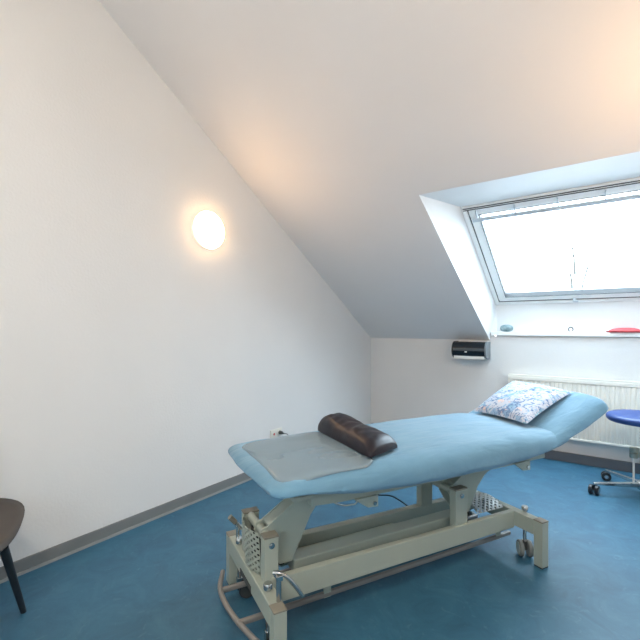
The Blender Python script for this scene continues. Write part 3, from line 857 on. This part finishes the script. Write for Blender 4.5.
# ------------------------------------------------------------------ bare tree outside the roof window
TX, TY = -4.1, 13.0
def az(px, dep):     # a spot outside at this picture column and depth
    a_ = math.atan2(299, 414); la = (px - 320) / 414 * dep
    return Vector((2.46 + la * cos(a_) - dep * sin(a_), la * sin(a_) + dep * cos(a_), 0))
tb = BM(); base = az(574, 15.0)
rnd = random.Random(11)
def limb(p, d, ln, r0, depth):
    pts = [p]; q = Vector(p)
    for k in range(5):
        d = (d + Vector((rnd.uniform(-.1, .1), rnd.uniform(-.1, .1), rnd.uniform(0.0, .08)))).normalized()
        q = q + d * ln / 5; pts.append(q.copy())
    tube(tb, pts, r0, 6, rr=lambda t: r0 * (1 - 0.6 * t))
    if depth:
        for k in range(4):
            b_ = pts[2 + k % 4]; a2 = rnd.uniform(0, 2 * PI)
            limb(b_, (d * 0.9 + Vector((cos(a2), sin(a2), 0.3)) * 0.55).normalized(), ln * 0.5, r0 * 0.45, depth - 1)
limb(base, Vector((0.01, 0, 1)), 3.2, 0.10, 0)
limb(base + Vector((0.03, 0, 3.15)), Vector((0.02, 0, 1)), 1.5, 0.05, 2)
limb(base + Vector((0.02, 0, 1.9)), Vector((0.35, 0.2, 1)), 1.7, 0.05, 1)
tag(obj('bare_tree', tb, BARK, smooth=60), 'bare tree standing outside beyond the skylight glass', 'tree')

# ------------------------------------------------------------------ lamps and an added fill light
def dome(name, x, y, z, sgn, mtl, label, cat='lamp', group=None):
    o = thing(name, label, cat, (x, y, z), 0, group)
    bs = BM(); cyl(bs, (0, 0, 0), (0.026 * sgn, 0, 0), 0.130, 0.138, seg=40); obj('base', bs, RIM, o)
    bm = BM(); rings = []
    for i in range(13):
        a = PI / 2 * i / 12; r, h = 0.137 * cos(a) if i < 12 else 0, 0.0265 + 0.048 * sin(a)
        rings.append([bm.verts.new((h * sgn, r * cos(2 * PI * k / 40), r * sin(2 * PI * k / 40))) for k in range(40)] if i < 12 else [bm.verts.new((h * sgn, 0, 0))])
    for a, b in zip(rings, rings[1:]):
        for k in range(40):
            j = (k + 1) % 40
            bm.faces.new((a[k], a[j], b[j], b[k]) if len(b) > 1 else (a[k], a[j], b[0]))
    bm.faces.new(rings[0][::-1])
    obj('lamp_shade', bm, mtl, o, smooth=60)
    return o
dome('wall_lamp', 0, 1.985, 1.960, 1, LAMP, 'round glowing opal wall lamp high on the white left wall')
dome('wall_lamp', XR, 2.10, 1.960, -1, LAMPR, 'round opal wall lamp on the right wall beside the skylight')
cl2 = thing('rear_fill_light', 'unseen glowing dome added on the flat ceiling behind the camera as fill light', 'lamp', (2.25, -0.55, ZF))  # unseen glowing dome, added to fill the room from behind the camera
obj('lamp_shade', lathe(BM(), [(0.20, 0.0), (0.205, -0.03), (0.19, -0.07), (0.13, -0.10), (0, -0.115)], seg=40), REARFILL, cl2, smooth=60)

# ------------------------------------------------------------------ daylight
w = bpy.data.worlds.new('sky'); C.world = w; w.use_nodes = True
nt = w.node_tree; bg = nt.nodes['Background']
bg.inputs['Color'].default_value = (0.75, 0.92, 1.07, 1)
# overcast sky, brighter ahead of the skylight than behind the ridge
wtc = nt.nodes.new('ShaderNodeTexCoord'); wsx = nt.nodes.new('ShaderNodeSeparateXYZ')
wmr = nt.nodes.new('ShaderNodeMapRange'); wmr.interpolation_type = 'SMOOTHSTEP'
wmr.inputs['From Min'].default_value = -0.75; wmr.inputs['From Max'].default_value = 0.6
wmr.inputs['To Min'].default_value = 1.25; wmr.inputs['To Max'].default_value = 3.1
nt.links.new(wtc.outputs['Generated'], wsx.inputs[0]); nt.links.new(wsx.outputs['Y'], wmr.inputs['Value'])
nt.links.new(wmr.outputs['Result'], bg.inputs['Strength'])
pl = bpy.data.lights.new('skylight_portal', 'AREA'); pl.shape = 'RECTANGLE'; pl.size = WW - 0.2; pl.size_y = WL - 0.2
pl.cycles.is_portal = True
po_ = bpy.data.objects.new('skylight_portal', pl); link(po_)
pl2 = bpy.data.lights.new('fill_window_portal', 'AREA'); pl2.shape = 'RECTANGLE'; pl2.size = RX1 - RX0; pl2.size_y = RZ1 - RZ0
pl2.cycles.is_portal = True
po2 = bpy.data.objects.new('fill_window_portal', pl2); link(po2)
po2.location = ((RX0 + RX1) / 2, YR - 0.12, (RZ0 + RZ1) / 2); po2.rotation_euler = (PI / 2, 0, 0)
po_.matrix_world = Matrix.Translation(wp(WW / 2, WL / 2, 0.12)) @ Matrix((U, -V, N)).transposed().to_4x4()

# ------------------------------------------------------------------ camera
cam = bpy.data.cameras.new('camera'); co = bpy.data.objects.new('camera', cam); link(co)
co.location = (2.46042, 0, 1.25); co.rotation_euler = (PI / 2, 0, math.atan2(299, 414))
cam.sensor_width = 36; cam.lens = 36 * 414 / 640; cam.shift_y = 7 / 640; cam.clip_start = 0.02
C.camera = co
vs_ = C.view_settings
vs_.view_transform = 'Standard'; vs_.look = 'None'; vs_.gamma = 1; vs_.use_curve_mapping = False
vs_.exposure = 2.64
